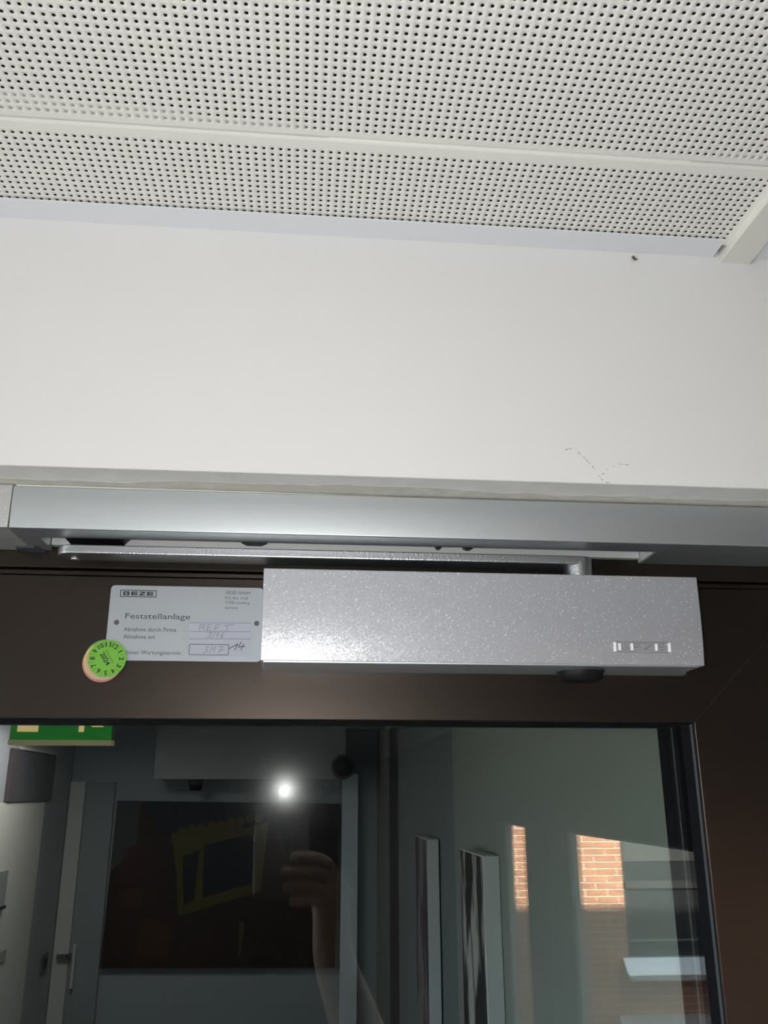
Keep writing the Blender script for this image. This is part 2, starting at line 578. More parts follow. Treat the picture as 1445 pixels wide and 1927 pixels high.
cchild(MB().box(-1.6, 1.2, -9.2, 0.72, 0.62, 0.72).box(-1.3, 0.9, -9.0, -0.79, ZC, ZC + 0.02).build('slab', M_PANEL))
tag(MB().box(-1.3, 0.2812, YW - 0.0200, YW, 0.3603, 0.3614).box(0.3090, 0.9, YW - 0.0200, YW, 0.3603, 0.3614).build('trim_1', M_TRIM, bevel=0.0002, seg=1), kind='structure')
tag(MB().prism([(XR, -0.79), (XR, YW), (XR + 0.0222, YW), (XR + 0.0222, -0.79)], 'z', 0.3562, 0.372).build('trim_2', M_BAR, bevel=0.0005), kind='structure')

# ------------------------------------------------------------------ door frame and door leaf
LX0, LX1, LZ1 = -0.72, 0.369, 0.1449
fr = tag(empty('door_frame', (0, 0.62, FLOOR)), kind='structure')


def child_of(o, p):
    o.parent = p
    o.matrix_parent_inverse = Matrix.Translation(-Vector(p.location))
    return o


child_of(MB().box(-0.83, 0.46, YD + 0.0005, 0.665, 0.1470, ZS).build('header_bar', M_BRONZE, bevel=0.0007), fr)
for x0, x1 in ((-0.83, LX0 - 0.004), (LX1 + 0.004, 0.46)):
    child_of(MB().box(x0, x1, YD + 0.0005, 0.665, FLOOR, 0.1470).build('jamb', M_BRONZE, bevel=0.0007), fr)
child_of(MB().box(-0.83, 0.46, 0.606, 0.665, 0.1400, 0.1475).build('rebate_seal', M_DARKGAP), fr)

door = tag(empty('door_1', (LX1, 0.62, FLOOR)), kind='structure')
GX0, GX1, GZ0, GZ1 = -0.62, 0.2707, -1.90, 0.0467     # edge of the bronze face round the glass
# face bars with mitred corners
ZT = 0.1416
MBt = MB().prism([(LX0, ZT), (LX1, ZT), (GX1 + 0.0002, GZ1), (GX0 - 0.0002, GZ1)], 'y', YD, 0.655)
child_of(MBt.build('top_rail', M_BRONZE, bevel=0.0006), door)
child_of(MB().prism([(LX1, ZT), (LX1, FLOOR + 0.01), (GX1, GZ0), (GX1, GZ1)], 'y', YD + 0.0002, 0.655).build('hinge_stile', M_BRONZE, bevel=0.0006), door)
child_of(MB().prism([(LX0, ZT), (GX0, GZ1), (GX0, GZ0), (LX0, FLOOR + 0.01)], 'y', YD, 0.655).build('lock_stile', M_BRONZE, bevel=0.0006), door)
child_of(MB().prism([(LX0, FLOOR + 0.01), (GX0, GZ0), (GX1, GZ0), (LX1, FLOOR + 0.01)], 'y', YD, 0.655).build('bottom_rail', M_BRONZE, bevel=0.0006), door)
child_of(MB().box(LX0, LX1, YD - 0.0006, 0.60, ZT + 0.0004, LZ1).build('edge_strip', M_BRONZE, bevel=0.0003), door)
# front gasket: sloping lip all round, black
gk = MB()
YG = 0.6035
for (a, b, c, d) in (((GX0, GZ1), (GX1, GZ1), (GX1 - 0.0052, GZ1 - 0.0023), (GX0 + 0.0052, GZ1 - 0.0023)),
                     ((GX1, GZ1), (GX1, GZ0), (GX1 - 0.0052, GZ0 + 0.0023), (GX1 - 0.0052, GZ1 - 0.0023)),
                     ((GX1, GZ0), (GX0, GZ0), (GX0 + 0.0052, GZ0 + 0.0023), (GX1 - 0.0052, GZ0 + 0.0023)),
                     ((GX0, GZ0), (GX0, GZ1), (GX0 + 0.0052, GZ1 - 0.0023), (GX0 + 0.0052, GZ0 + 0.0023))):
    n = len(gk.v)
    yo = 0.5945
    gk.v += [(a[0], yo, a[1]), (b[0], yo, b[1]), (c[0], YG, c[1]), (d[0], YG, d[1])]
    gk.f += [(n, n + 1, n + 2, n + 3)]
child_of(gk.build('glazing_gasket', M_RUBBER), door)
# a grey bead line in the right-hand rebate
child_of(MB().prism([(0.2705, 0.5950), (0.2692, 0.5962), (0.2692, 0.5990), (0.2705, 0.6000)], 'z', GZ0, GZ1 - 0.001).build('glazing_bead', M_SPACER), door)
for y0 in (YG, 0.6235):
    child_of(MB().box(GX0 - 0.004, GX1 + 0.002, y0, y0 + 0.004, GZ0 - 0.006, GZ1 + 0.006).build('glass_pane', M_GLASS), door)
child_of(MB().box(GX1 - 0.0068, GX1 - 0.0002, 0.6077, 0.6233, GZ0, GZ1).box(GX0, GX1, 0.6077, 0.6233, GZ1 - 0.0018, GZ1 + 0.003).build('spacer_bar', M_RUBBER), door)
child_of(MB().box(GX1 - 0.0070, GX1 - 0.0067, 0.6140, 0.6168, GZ0, GZ1).build('spacer_line', mat('grey_spacer_line', (0.045, 0.052, 0.052), 0.8, spec=0.2), door), door)
child_of(MB().box(GX1 - 0.0024, GX1 + 0.02, 0.628, 0.652, GZ0, GZ1).box(GX0 - 0.02, GX0 + 0.002, 0.628, 0.652, GZ0, GZ1).build('rear_bead', M_RUBBER), door)

# ------------------------------------------------------------------ guide rail housing
rail = tag(empty('guide_rail', (0.08, 0.565, ZS)), 'long satin aluminium guide rail casing under the white lintel', 'guide rail')
Z0, Z1, YF = 0.1585, 0.1861, 0.537
XL, XRR = -0.1848, 0.352
SL0, SL1 = -0.1720, 0.2425
cov = MB()
cov.prism([(0.5915, Z1), (0.5915, 0.1785), (0.5590, 0.1785), (0.5590, Z0)] + bowed(YF, Z0, Z1, 7.0, 14)[::-1], 'x', XL + 0.0001, XRR)
child_of(cov.build('cover', M_ALU, rail, bevel=0.0007, seg=3), rail)
child_of(MB().box(SL1, XRR, 0.5592, 0.5914, Z0 + 0.0002, 0.1783).build('end_block', M_ALU, rail, bevel=0.0003), rail)
child_of(MB().box(XL + 0.0003, SL0, 0.5592, 0.5914, Z0 + 0.0002, 0.1783).build('end_block', M_ALU, rail, bevel=0.0003), rail)
child_of(MB().prism([(SL1 - 0.0022, 0.5595), (SL1 - 0.0006, 0.5595), (SL1 + 0.0, 0.5910), (SL1 - 0.0016, 0.5910)], 'z', 0.1590, 0.1780).build('slot_end', M_ALUL, rail), rail)
child_of(MB().box(SL0 + 0.0006, SL1 - 0.0024, 0.5862, 0.5912, 0.1614, 0.1783).build('inner_track', M_ALUL, rail), rail)
child_of(MB().box(-0.262, XL - 0.0002, YF - 0.0002, 0.5915, Z0 - 0.0001, Z1 + 0.0006).build('end_cap', M_CAP, rail, bevel=0.0006), rail)
child_of(MB().prism([(XL - 0.008, 0.5800), (XL + 0.004, 0.5800), (XL + 0.0085, 0.5914), (XL - 0.008, 0.5914)], 'z', Z0 - 0.0016, Z0).build('cap_lip', M_SPACER, rail), rail)
# sliding block and stops inside the slot
child_of(MB().prism([(-0.157, 0.1600), (-0.160, 0.1655), (-0.160, 0.172), (-0.119, 0.172), (-0.119, 0.1655), (-0.123, 0.1612), (-0.1275, 0.1600)], 'y', 0.5640, 0.5850).build('slider_block', M_BLACK, rail, bevel=0.0004), rail)
child_of(MB().box(-0.1265, -0.1245, 0.5800, 0.5852, 0.1622, 0.1650).build('slider_clip', M_ALUL, rail), rail)
for x, w in ((0.0935, 0.0022), (0.1145, 0.0034)):
    child_of(MB().prism([(x - w, 0.168), (x - w, 0.1648), (x - w * 0.3, 0.1637), (x + w * 0.3, 0.1637), (x + w, 0.1648), (x + w, 0.168)], 'y', 0.580, 0.5858).build('stop_lug', M_BLACK, rail), rail)
child_of(MB().prism([(-0.044, 0.1655), (-0.040, 0.1636), (-0.030, 0.1636), (-0.026, 0.1655), (-0.026, 0.17), (-0.044, 0.17)], 'y', 0.584, 0.5862).build('track_clip', M_SPACER, rail), rail)

# ------------------------------------------------------------------ door closer
clo = tag(empty('door_closer', (0.118, 0.592, 0.108)), 'silver box-shaped door closer with folding arm on the door head', 'door closer')
bx0, bx1, bz0, bz1, by = -0.0259, 0.2616, 0.0790, 0.1377, 0.5444


hs = MB().prism(bowed(by, bz0, bz1, 9.0) + [(YD - 0.0003, bz0), (YD - 0.0003, bz1)], 'x', bx0, bx1)
child_of(hs.build('housing', M_SILVER, clo, bevel=0.0006, seg=3), clo)
child_of(MB().prism([(bx0 + 0.002, by + 0.003), (bx1 - 0.004, by + 0.003), (bx1 - 0.008, by + 0.022), (bx1 + 0.002, by + 0.036), (bx1 + 0.004, YD - 0.0006), (bx0 + 0.002, YD - 0.0006)], 'z', bz0 - 0.0008, bz0 + 0.0002)
         .build('base_cover', M_ALU, clo), clo)
# adjusting knob below
kn = MB()
kn.cyl((0.1846, 0.5680), 'z', 0.0158, bz0 - 0.0022, bz0 - 0.0006, 40)
k1 = child_of(kn.build('valve_collar', M_SPACER, clo), clo)
kn = MB()
rg = []
for z, r in ((bz0 - 0.0004, 0.0148), (bz0 - 0.0040, 0.0146), (bz0 - 0.0068, 0.0132), (bz0 - 0.0082, 0.0108), (bz0 - 0.0086, 0.0080)):
    rg.append([(0.1846 + r * math.cos(2 * math.pi * i / 40), 0.5680 + r * math.sin(2 * math.pi * i / 40), z) for i in range(40)])
kn.rings(rg)
child_of(kn.build('spindle_cap', M_BLACK, clo, smooth=True), clo)
# spindle boss and arm
rg = []
SX = 0.1878
for z, r in ((bz1 - 0.001, 0.0099), (0.1475, 0.0099), (0.1505, 0.0099), (0.1530, 0.0094), (0.1542, 0.0080), (0.1546, 0.0055)):
    rg.append([(SX + r * math.cos(2 * math.pi * i / 40), 0.5680 + r * math.sin(2 * math.pi * i / 40), z) for i in range(40)])
child_of(MB().rings(rg).build('spindle', M_ARM, clo, smooth=True), clo)
arm = MB()
pl = []
for i in range(13):
    a = math.pi / 2 + math.pi * i / 12
    pl.append((-0.1515 + 0.0098 * math.cos(a), 0.5685 + 0.0098 * math.sin(a)))
pl += [(0.150, 0.5685 - 0.0104), (0.180, 0.5680 - 0.0099)]
for i in range(1, 12):
    a = -math.pi / 2 + math.pi * i / 12
    pl.append((SX + 0.0099 * math.cos(a), 0.5680 + 0.0099 * math.sin(a)))
pl += [(0.180, 0.5680 + 0.0099), (0.150, 0.5685 + 0.0104)]
arm.prism(pl, 'z', 0.1484, 0.1546)
child_of(arm.build('arm', M_ARM, clo, bevel=0.0011, seg=3), clo)
child_of(MB().cyl((-0.1515, 0.5745), 'z', 0.0030, 0.1478, 0.1484, 20).build('arm_pin', M_ARM, clo), clo)


# GEZE letters built from bars: (x0, x1, z0, z1) on a 4 x 5 grid per letter
def geze(x0, x1, z0, z1, y, t, parent, m_v, m_h, frame, w, hb, nv='lettering', fx=None):
    """x0..x1, z0..z1 is the letter field; vertical strokes use m_v, horizontal and diagonal ones m_h"""
    H = z1 - z0
    gap = (x1 - x0) * 0.05
    lw = (x1 - x0 - 3 * gap) / 4
    v, h = MB(), MB()

    def bar(mb, a0, a1, b0, b1):
        mb.box(a0, a1, y - t, y + 0.0002, b0, b1)
    for i, ch in enumerate('GEZE'):
        a = x0 + i * (lw + gap)
        b = a + lw
        if ch == 'G':
            bar(v, a, a + w, z0, z1)
            bar(h, a + w, b, z1 - hb, z1)
            bar(h, a + w, b, z0, z0 + hb)
            bar(h, b - w, b, z0 + hb, z0 + H * 0.5)
            bar(h, a + lw * 0.5, b, z0 + H * 0.42, z0 + H * 0.42 + hb)
        elif ch == 'E':
            bar(v, a, a + w, z0, z1)
            for q in (z0, z0 + (H - hb) / 2, z1 - hb):
                bar(h, a + w, b, q, q + hb)
        else:
            bar(h, a, b, z1 - hb, z1)
            bar(h, a, b, z0, z0 + hb)
            h.prism([(a, z0 + hb), (a + w * 1.4, z0 + hb), (b, z1 - hb), (b - w * 1.4, z1 - hb)], 'y', y - t, y + 0.0002)
    if frame:
        fx0, fx1, fz0, fz1, fw, fvw = frame
        bar(h, fx0, fx1, fz1 - fw, fz1)
        bar(h, fx0, fx1, fz0, fz0 + fw)
        bar(v, fx0, fx0 + fvw, fz0 + fw, fz1 - fw)
        bar(v, fx1 - fvw, fx1, fz0 + fw, fz1 - fw)
    a = v.build(nv, m_v)
    b = h.build(nv, m_h)
    child_of(a, parent)
    child_of(b, parent)


# relief logo on the closer, following the bowed face
_face = bowed(by, bz0, bz1, 9.0)


def face_y(z):
    for (y0, za), (y1, zb) in zip(_face, _face[1:]):
        if zb <= z <= za:
            return y0 + (y1 - y0) * (za - z) / (za - zb) - by
    return 0.0


geze(0.2041, 0.2352, 0.0884, 0.0928, by, 0.00022, clo, M_PALEW, M_FOILD, (0.2008, 0.2392, 0.0869, 0.0941, 0.0006, 0.0018), 0.0017, 0.0008, 'logo')  # upright strokes coloured near-white in place of glints
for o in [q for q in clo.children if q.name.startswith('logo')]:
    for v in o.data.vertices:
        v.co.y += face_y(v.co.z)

# ------------------------------------------------------------------ sign plate
sg = tag(empty('sign_plate', (-0.08, 0.592, 0.11)), 'small grey metal sign plate with printed and handwritten lines beside the closer', 'sign')
px0, px1, pz0, pz1 = -0.1302, -0.0275, 0.0843, 0.1353
YP = 0.5908


def rrect(x0, x1, z0, z1, r, n=5):
    out = []
    for cx, cz, a0 in ((x1 - r, z0 + r, -90), (x1 - r, z1 - r, 0), (x0 + r, z1 - r, 90), (x0 + r, z0 + r, 180)):
        for i in range(n + 1):
            a = math.radians(a0 + 90 * i / n)
            out.append((cx + r * math.cos(a), cz + r * math.sin(a)))
    return out


pl = MB().prism(rrect(px0, px1, pz0, pz1, 0.0028), 'y', YP, YD - 0.0002).build('plate', M_PLATE, sg, bevel=0.00025)
child_of(pl, sg)
for hx, hz in ((-0.1244, 0.1097), (-0.0313, 0.1105)):
    child_of(MB().cyl((hx, hz), 'y', 0.0017, YP - 0.00015, YP + 0.0004, 20).build('fixing_hole', mat('hole_bronze', (0.10, 0.085, 0.07), 0.6), sg), sg)
geze(-0.1217, -0.1018, 0.1283, 0.1310, YP, 0.00006, sg, M_INK, M_INK, (-0.1238, -0.0996, 0.1272, 0.1321, 0.0005, 0.0005), 0.0012, 0.0007)
for s, x, z, w, h in (('GEZE GmbH', -0.0532, 0.1305, 0.0166, 0.0021), ('P.O. Box 13 63', -0.0532, 0.1269, 0.0152, 0.0018),
                      ('71226 Leonberg', -0.0532, 0.1231, 0.0164, 0.0024), ('Germany', -0.0532, 0.1196, 0.0090, 0.0022)):
    child_of(text('lettering', s, M_INKG, sg, x, z, w, h, YP - 0.00005), sg)
child_of(text('lettering', 'Feststellanlage', M_INKG, sg, -0.1190, 0.1112, 0.0430, 0.0049, YP - 0.00005, bold=0.004), sg)
for s, x, z, w, h in (('Abnahme durch Firma', -0.1192, 0.1038, 0.0345, 0.0028), ('Abnahme am', -0.1192, 0.0989, 0.0208, 0.0028),
                      ('n\u00e4chster Wartungstermin', -0.1210, 0.0877, 0.0402, 0.0034)):
    child_of(text('lettering', s, M_INKG, sg, x, z, w, h, YP - 0.00005, bold=0.002), sg)
for z in (0.1038, 0.0989, 0.0885):
    child_of(MB().box(-0.0795, -0.0791, YP - 0.00006, YP, z, z + 0.0004).box(-0.0795, -0.0791, YP - 0.00006, YP, z + 0.0016, z + 0.002).build('lettering', M_INKG, sg), sg)
# writing field, ruled lines, frame and pencil notes
child_of(MB().prism([(-0.0757, 0.0874), (-0.0342, 0.0878), (-0.0348, 0.1106), (-0.0764, 0.1100)], 'y', YP - 0.0001, YP).build('writing_field', M_PAPER, sg), sg)
ln = MB()
for (a, b) in (((-0.0760, 0.1043), (-0.0351, 0.1047)), ((-0.0758, 0.0993), (-0.0350, 0.0998)), ((-0.0763, 0.1101), (-0.0351, 0.1107))):
    ln.stroke([a, b], 0.00022, YP - 0.0001)
rr = rrect(-0.0754, -0.0492, 0.0887, 0.0957, 0.0009, 3)
ln.stroke(rr + rr[:1], 0.0004, YP - 0.0001)
child_of(ln.build('ruled_lines', M_INKG, sg), sg)
hw = MB()


def wr(pts, ox, oz, s, sl=0.15, w=0.00035):
    hw.stroke([(ox + (x + sl * z) * s, oz + z * s) for x, z in pts], w, YP - 0.0001)


s = 0.0036
for x, strokes in ((-0.0696, [[(0, 0), (0, 1), (.8, 1), (.8, 0)], [(0, .5), (.8, .5)]]),
                   (-0.0645, [[(0, 0), (0, 1)], [(0, 1), (.7, 1.05)], [(0, .5), (.6, .5)], [(0, 0), (.7, 0)]]),
                   (-0.0592, [[(0, 0), (0, 1)], [(0, 1), (.9, 1.1)], [(0, .5), (.6, .55)]]),
                   (-0.0520, [[(.2, -.1), (.2, 1)], [(-.5, .95), (1.3, 1.15)]])):
    for q in strokes:
        wr(q, x, 0.1053, s)
for x, strokes in ((-0.0640, [[(0, 1), (.6, 1), (.3, .6), (.6, .3), (.2, 0), (-.1, .1)]]), (-0.0605, [[(0, -.1), (.2, 1)]]),
                   (-0.0578, [[(-.2, .6), (.1, 1), (0, 0)]]), (-0.0553, [[(.4, 1), (0, .4), (.2, 0), (.5, .2), (.1, .5)]])):
    for q in strokes:
        wr(q, x, 0.1003, 0.0035, 0.3)
for x, strokes in ((-0.0655, [[(0, 1), (.5, .9), (.2, .5), (.5, .3), (.1, 0), (-.2, 0)]]), (-0.0620, [[(0, -.1), (.2, 1.1)]]),
                   (-0.0592, [[(-.4, .5), (.1, 1), (0, .1)]]), (-0.0562, [[(-.1, 1), (.6, 1), (.1, 0)], [(0, .5), (.9, .45)]])):
    for q in strokes:
        wr(q, x, 0.0900, 0.0042, 0.2)
child_of(hw.build('pencil_note', M_PENCIL, sg), sg)
hw = MB()
wr([(-0.9, .25), (.2, 1), (0, 0)], -0.0452, 0.0921, 0.0042, 0.25, 0.0005)
wr([(0.2, 1.3), (-.1, .5), (.9, .6)], -0.0425, 0.0921, 0.0042, 0.1, 0.0005)
wr([(0.65, 1.0), (.35, 0)], -0.0425, 0.0921, 0.0042, 0.1, 0.0005)
child_of(hw.build('pen_note', M_INKG, sg), sg)

# ------------------------------------------------------------------ inspection stickers, one over the other


def sticker(name, cx, cz, r, y, m, label, n=48):
    o = MB().cyl((cx, cz), 'y', r, y - 0.00022, y, n).build(name, m)
    return tag(o, label, 'sticker', 'stacked round inspection stickers')


def ticks(o, cx, cz, r, y, m, off=0.0):
    mb = MB()
    for k in range(12):
        a = math.radians(15 + off + 30 * k)
        mb.stroke([(cx + r * 0.70 * math.cos(a), cz + r * 0.70 * math.sin(a)), (cx + r * 0.985 * math.cos(a), cz + r * 0.985 * math.sin(a))], 0.00018, y)
    return mb.build('divider', m, o)


ys = YP
st = sticker('inspection_sticker', -0.1309, 0.0829, 0.0130, ys - 0.00002, M_PINK, 'faded pink round sticker, lowest of the stack, its edge showing below')
ticks(st, -0.1309, 0.0829, 0.0130, ys - 0.00024, M_INKG, 6)
st = sticker('inspection_sticker', -0.1299, 0.0849, 0.0131, ys - 0.00026, M_GREEN2, 'older dark green round sticker peeking out at the upper edge of the stack')
st = sticker('inspection_sticker', -0.1306, 0.0838, 0.0124, ys - 0.00050, M_YELLOW, 'yellow round sticker showing as a crescent beside the top sticker')
ticks(st, -0.1306, 0.0838, 0.0124, ys - 0.00072, M_INKG, 3)
st = sticker('inspection_sticker', -0.1297, 0.0837, 0.0124, ys - 0.00074, mat('pale_pink_sticker', (0.55, 0.36, 0.28), 0.5), 'pale pink round sticker showing as a thin rim under the top sticker')
TC = (-0.1281, 0.0853)
yt = ys - 0.00098
st = sticker('inspection_sticker', TC[0], TC[1], 0.0124, yt, M_GREEN, 'bright green round 2024 inspection sticker, topmost of the stack by the sign')
yl = yt - 0.00026
ticks(st, TC[0], TC[1], 0.0124, yl, M_GINK)
for n in range(1, 13):
    a = 90 - 30 * (n - 11)
    ar = math.radians(a)
    rr_ = 0.0094
    text('numeral', str(n), M_GINK, st, TC[0] + rr_ * math.cos(ar), TC[1] + rr_ * math.sin(ar), (0.0036 if n > 9 else 0.0021) if n != 1 else 0.0008, 0.0033, yl - 0.00004, rot=ar - math.pi / 2, bold=0.03, centre=True)
text('numeral', '2024', M_GINK, st, TC[0] - 0.0012, TC[1] - 0.0002, 0.0092, 0.0033, yl - 0.00004, rot=math.radians(-57), bold=0.03, centre=True)
text('lettering', 'Wartungstermin', M_GINK, st, TC[0] + 0.0014, TC[1] + 0.0014, 0.0100, 0.0016, yl - 0.00004, rot=math.radians(-57), centre=True)

# ------------------------------------------------------------------ dead insect on the trim
bug = MB()
for (dx, dz, rx, rz) in ((0, 0, 0.0010, 0.0014), (0.0010, -0.0012, 0.0009, 0.0008), (0.0020, -0.0013, 0.0006, 0.0007)):
    rings = []
    for k in range(7):
        th = math.pi * (k + 0.5) / 7
        rings.append([(0.2226 + dx + rx * math.sin(th) * math.cos(2 * math.pi * i / 8), YW - 0.0012 + 0.0009 * math.sin(th) * math.sin(2 * math.pi * i / 8), 0.3557 + dz + rz * math.cos(th)) for i in range(8)])
    bug.rings(rings)
b_o = bug.build('dead_insect', M_BUG, smooth=True)
tag(b_o, 'tiny brown dead insect on the white wall below the ceiling trim', 'insect')
lg = MB()
for dx, dz in ((-0.0016, 0.0016), (-0.0012, -0.0012), (0.0016, 0.0008), (0.0032, -0.0004), (0.0004, 0.0024)):
    lg.stroke([(0.2226, 0.3555), (0.2226 + dx, 0.3555 + dz)], 0.00018, YW - 0.0003, 0.0002)
lg.build('leg', M_BUG, b_o)

# ------------------------------------------------------------------ corridor on the camera side
XCR, XCL = 0.9, -1.3
wr_ = MB()
Z_T, Z_B = -0.121, -1.15
WA, WB = (-2.08, -0.22), (-3.11, -2.39)
wr_.box(XCR, XCR + 0.12, -9.0, WB[0], FLOOR, 0.62).box(XCR, XCR + 0.12, WB[1], WA[0], FLOOR, 0.62).box(XCR, XCR + 0.12, WA[1], 0.72, FLOOR, 0.62)
for a, b in (WA, WB):
    wr_.box(XCR, XCR + 0.12, a, b, Z_T, 0.62).box(XCR, XCR + 0.12, a, b, FLOOR, Z_B)
tag(wr_.build('wall_right', M_FACADE), kind='structure')
LWA, LWB, LZB, LZT = -2.15, 0.30, -1.15, 0.12
tag(MB().box(XCL - 0.12, XCL, -9.0, LWA, FLOOR, 0.62).box(XCL - 0.12, XCL, LWB, 0.72, FLOOR, 0.62).box(XCL - 0.12, XCL, LWA, LWB, FLOOR, LZB).box(XCL - 0.12, XCL, LWA, LWB, LZT, 0.62)
    .build('wall_left', M_CORR), kind='structure')
w = tag(empty('window_4', (XCL - 0.07, (LWA + LWB) / 2, LZB)), kind='structure')  # added window, unseen, lets in sky light for the front wall
f = MB()
for (p, q, r_, s_) in ((LWA, LWB, LZT - 0.04, LZT), (LWA, LWB, LZB, LZB + 0.04), (LWA, LWA + 0.04, LZB, LZT), (LWB - 0.04, LWB, LZB, LZT), (-0.93, -0.87, LZB, LZT)):
    f.box(XCL - 0.11, XCL - 0.06, p, q, r_, s_)
child_of(f.build('window_frame', M_GREYF), w)
child_of(MB().box(XCL - 0.084, XCL - 0.080, LWA, LWB, LZB, LZT).build('window_pane', M_WGLASS), w)
tag(MB().box(XCL - 0.12, XCR + 0.12, -9.2, -9.0, FLOOR, 0.62).build('wall_back', M_FARW), kind='structure')
tag(MB().box(-2.2, 1.1, -9.2, 6.2, FLOOR - 0.15, FLOOR).build('floor', M_FLOOR), kind='structure')
for n, (a, b) in enumerate((WA, WB), 1):
    w = tag(empty('window_%d' % n, (XCR + 0.07, (a + b) / 2, Z_B)), kind='structure')
    f = MB()
    for (p, q, r_, s_) in ((a, b, Z_T - 0.018, Z_T), (a, b, Z_B, Z_B + 0.03), (a, a + 0.018, Z_B, Z_T), (b - 0.03, b, Z_B, Z_T)):
        f.box(XCR + 0.09, XCR + 0.118, p, q, r_, s_)
    child_of(f.build('window_frame', M_GREYF), w)
    child_of(MB().box(XCR + 0.100, XCR + 0.104, a, b, Z_B, Z_T).build('window_pane', M_WGLASS), w)
    child_of(MB().box(XCR - 0.04, XCR + 0.09, a, b, Z_B - 0.025, Z_B).build('window_sill', M_DIMW), w)

# ------------------------------------------------------------------ courtyard: brick wing, shade-casting wing, ground
tag(MB().box(-30, 40, -40, 30, -2.9, -2.6).build('ground', M_GROUND), kind='structure')
tag(MB().box(1.3, 16, 0.75, 6.2, -2.6, 3.92).build('opposite_wing', M_EXT), kind='structure')
bw = tag(empty('brick_building', (4, -8.8, -2.6)), 'red brick building across the courtyard, mirrored in the door glass', 'building')
YB = -8.8
BX0, BX1, BZ0, BZ1 = 3.575, 5.6, -1.68, 0.9
fld = MB()
fld.box(3.62, 9.0, YB - 0.3, YB, 0.9, 4.4).box(5.6, 9.0, YB - 0.3, YB, -2.6, 0.9).box(4.55, 5.6, YB - 0.3, YB, -2.6, BZ0)
fld.box(1.35, 2.18, YB - 0.3, YB, -2.6, 4.4).box(2.18, 3.62, YB - 0.3, YB, -0.24, 4.4)
child_of(fld.build('wall', M_BRICKW), bw)
child_of(MB().box(2.18, BX0 - 0.002, YB - 0.3, YB - 0.006, -2.6, -0.24).box(BX0 - 0.002, 4.55, YB - 0.3, YB - 0.006, -2.6, BZ0).build('mortar_bed', M_MORTAR), bw)
brick_me = {}


def brick(x0, x1, z0):
    L = round(x1 - x0, 3)
    if L not in brick_me:
        t = MB().box(0, L, -0.05, 0.0, 0, 0.060).build('brick', M_BRICK, bevel=0.003, seg=1)
        brick_me[L] = t.data
        bpy.data.objects.remove(t)
    o = bpy.data.objects.new('brick', brick_me[L])
    o.location = (x0, YB + random.uniform(-0.001, 0.001), z0)
    link(o)
    child_of(o, bw)


for r_ in range(33):
    z0 = -2.6 + 0.07 * r_
    if z0 + 0.06 > -0.23:
        break
    x = 2.18 - (0.13 if r_ % 2 else 0.0) - 0.03
    xe = 4.55 if z0 + 0.06 < BZ0 - 0.16 else BX0 - 0.002
    while x < xe - 0.02:
        a, b = max(x, 2.18), min(x + 0.24, xe)
        if b - a > 0.03:
            brick(a, b, z0)
        x += 0.25
# window in the brick wall
wn = MB().box(BX0, BX1, YB - 0.14, YB - 0.08, BZ0, BZ0 + 0.06)
wn.box(BX0, BX0 + 0.05, YB - 0.14, YB - 0.08, BZ0, BZ1).box(BX1 - 0.05, BX1, YB - 0.14, YB - 0.08, BZ0, BZ1).box(BX0, BX1, YB - 0.14, YB - 0.08, BZ1 - 0.06, BZ1)
wn.box(BX0, BX1, YB - 0.14, YB - 0.08, -1.00, -0.92)
M_DFR = mat('shaded_window_frame', (0.05, 0.052, 0.052), 0.8, spec=0.2)  # frame coloured dark in place of shade, its parts get no sun
wf = child_of(wn.build('window', M_DFR), bw)
MB().box(BX0, BX1, YB - 0.125, YB - 0.115, BZ0, BZ1).build('pane', M_DARKP, wf)
MB().box(BX0 + 0.05, BX1 - 0.05, YB - 0.12, YB - 0.10, -0.72, 0.3).build('blind', mat('shaded_blind', (0.075, 0.08, 0.08), 0.8, spec=0.2), wf)  # blind darkened in colour the same way, standing for shade
MB().box(BX0 + 0.05, BX1 - 0.05, YB - 0.12, YB - 0.112, -1.53, -1.515).build('glazing_bar', M_GREYF, wf)
child_of(MB().prism([(YB - 0.10, BZ0 + 0.012), (YB + 0.005, BZ0 + 0.008), (YB + 0.155, BZ0 - 0.135), (YB + 0.155, BZ0 - 0.185), (YB + 0.14, BZ0 - 0.185), (YB + 0.14, BZ0 - 0.16), (YB - 0.10, BZ0 - 0.03)], 'x', 3.505, 4.50).build('sill', M_SILL, bw), bw)
child_of(MB().prism([(YB - 0.02, -2.20), (YB + 0.09, -2.28), (YB + 0.09, -2.32), (YB - 0.02, -2.26)], 'x', 3.42, 4.55).build('ledge', M_SILL, bw), bw)

# ------------------------------------------------------------------ hall behind the door
HX0, HX1, HY1 = -1.4, 0.5, 5.8
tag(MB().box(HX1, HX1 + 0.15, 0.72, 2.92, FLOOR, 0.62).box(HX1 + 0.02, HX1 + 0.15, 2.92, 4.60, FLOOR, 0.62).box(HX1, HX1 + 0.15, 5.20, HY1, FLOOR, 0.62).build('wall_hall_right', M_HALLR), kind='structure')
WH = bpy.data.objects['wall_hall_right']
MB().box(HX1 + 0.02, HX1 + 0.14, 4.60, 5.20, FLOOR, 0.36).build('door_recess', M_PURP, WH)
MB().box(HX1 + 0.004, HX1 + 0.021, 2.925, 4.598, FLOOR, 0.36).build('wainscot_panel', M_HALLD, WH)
wl = MB()
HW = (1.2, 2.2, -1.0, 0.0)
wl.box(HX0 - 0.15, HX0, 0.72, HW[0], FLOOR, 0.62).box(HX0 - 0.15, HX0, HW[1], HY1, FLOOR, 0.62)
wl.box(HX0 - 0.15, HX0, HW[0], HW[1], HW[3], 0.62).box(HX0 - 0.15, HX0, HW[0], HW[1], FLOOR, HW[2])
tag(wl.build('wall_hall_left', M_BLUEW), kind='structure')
w = tag(empty('window_3', (HX0 - 0.07, 2.3, HW[2])), kind='structure')  # added unseen window, put in to light the right and far walls
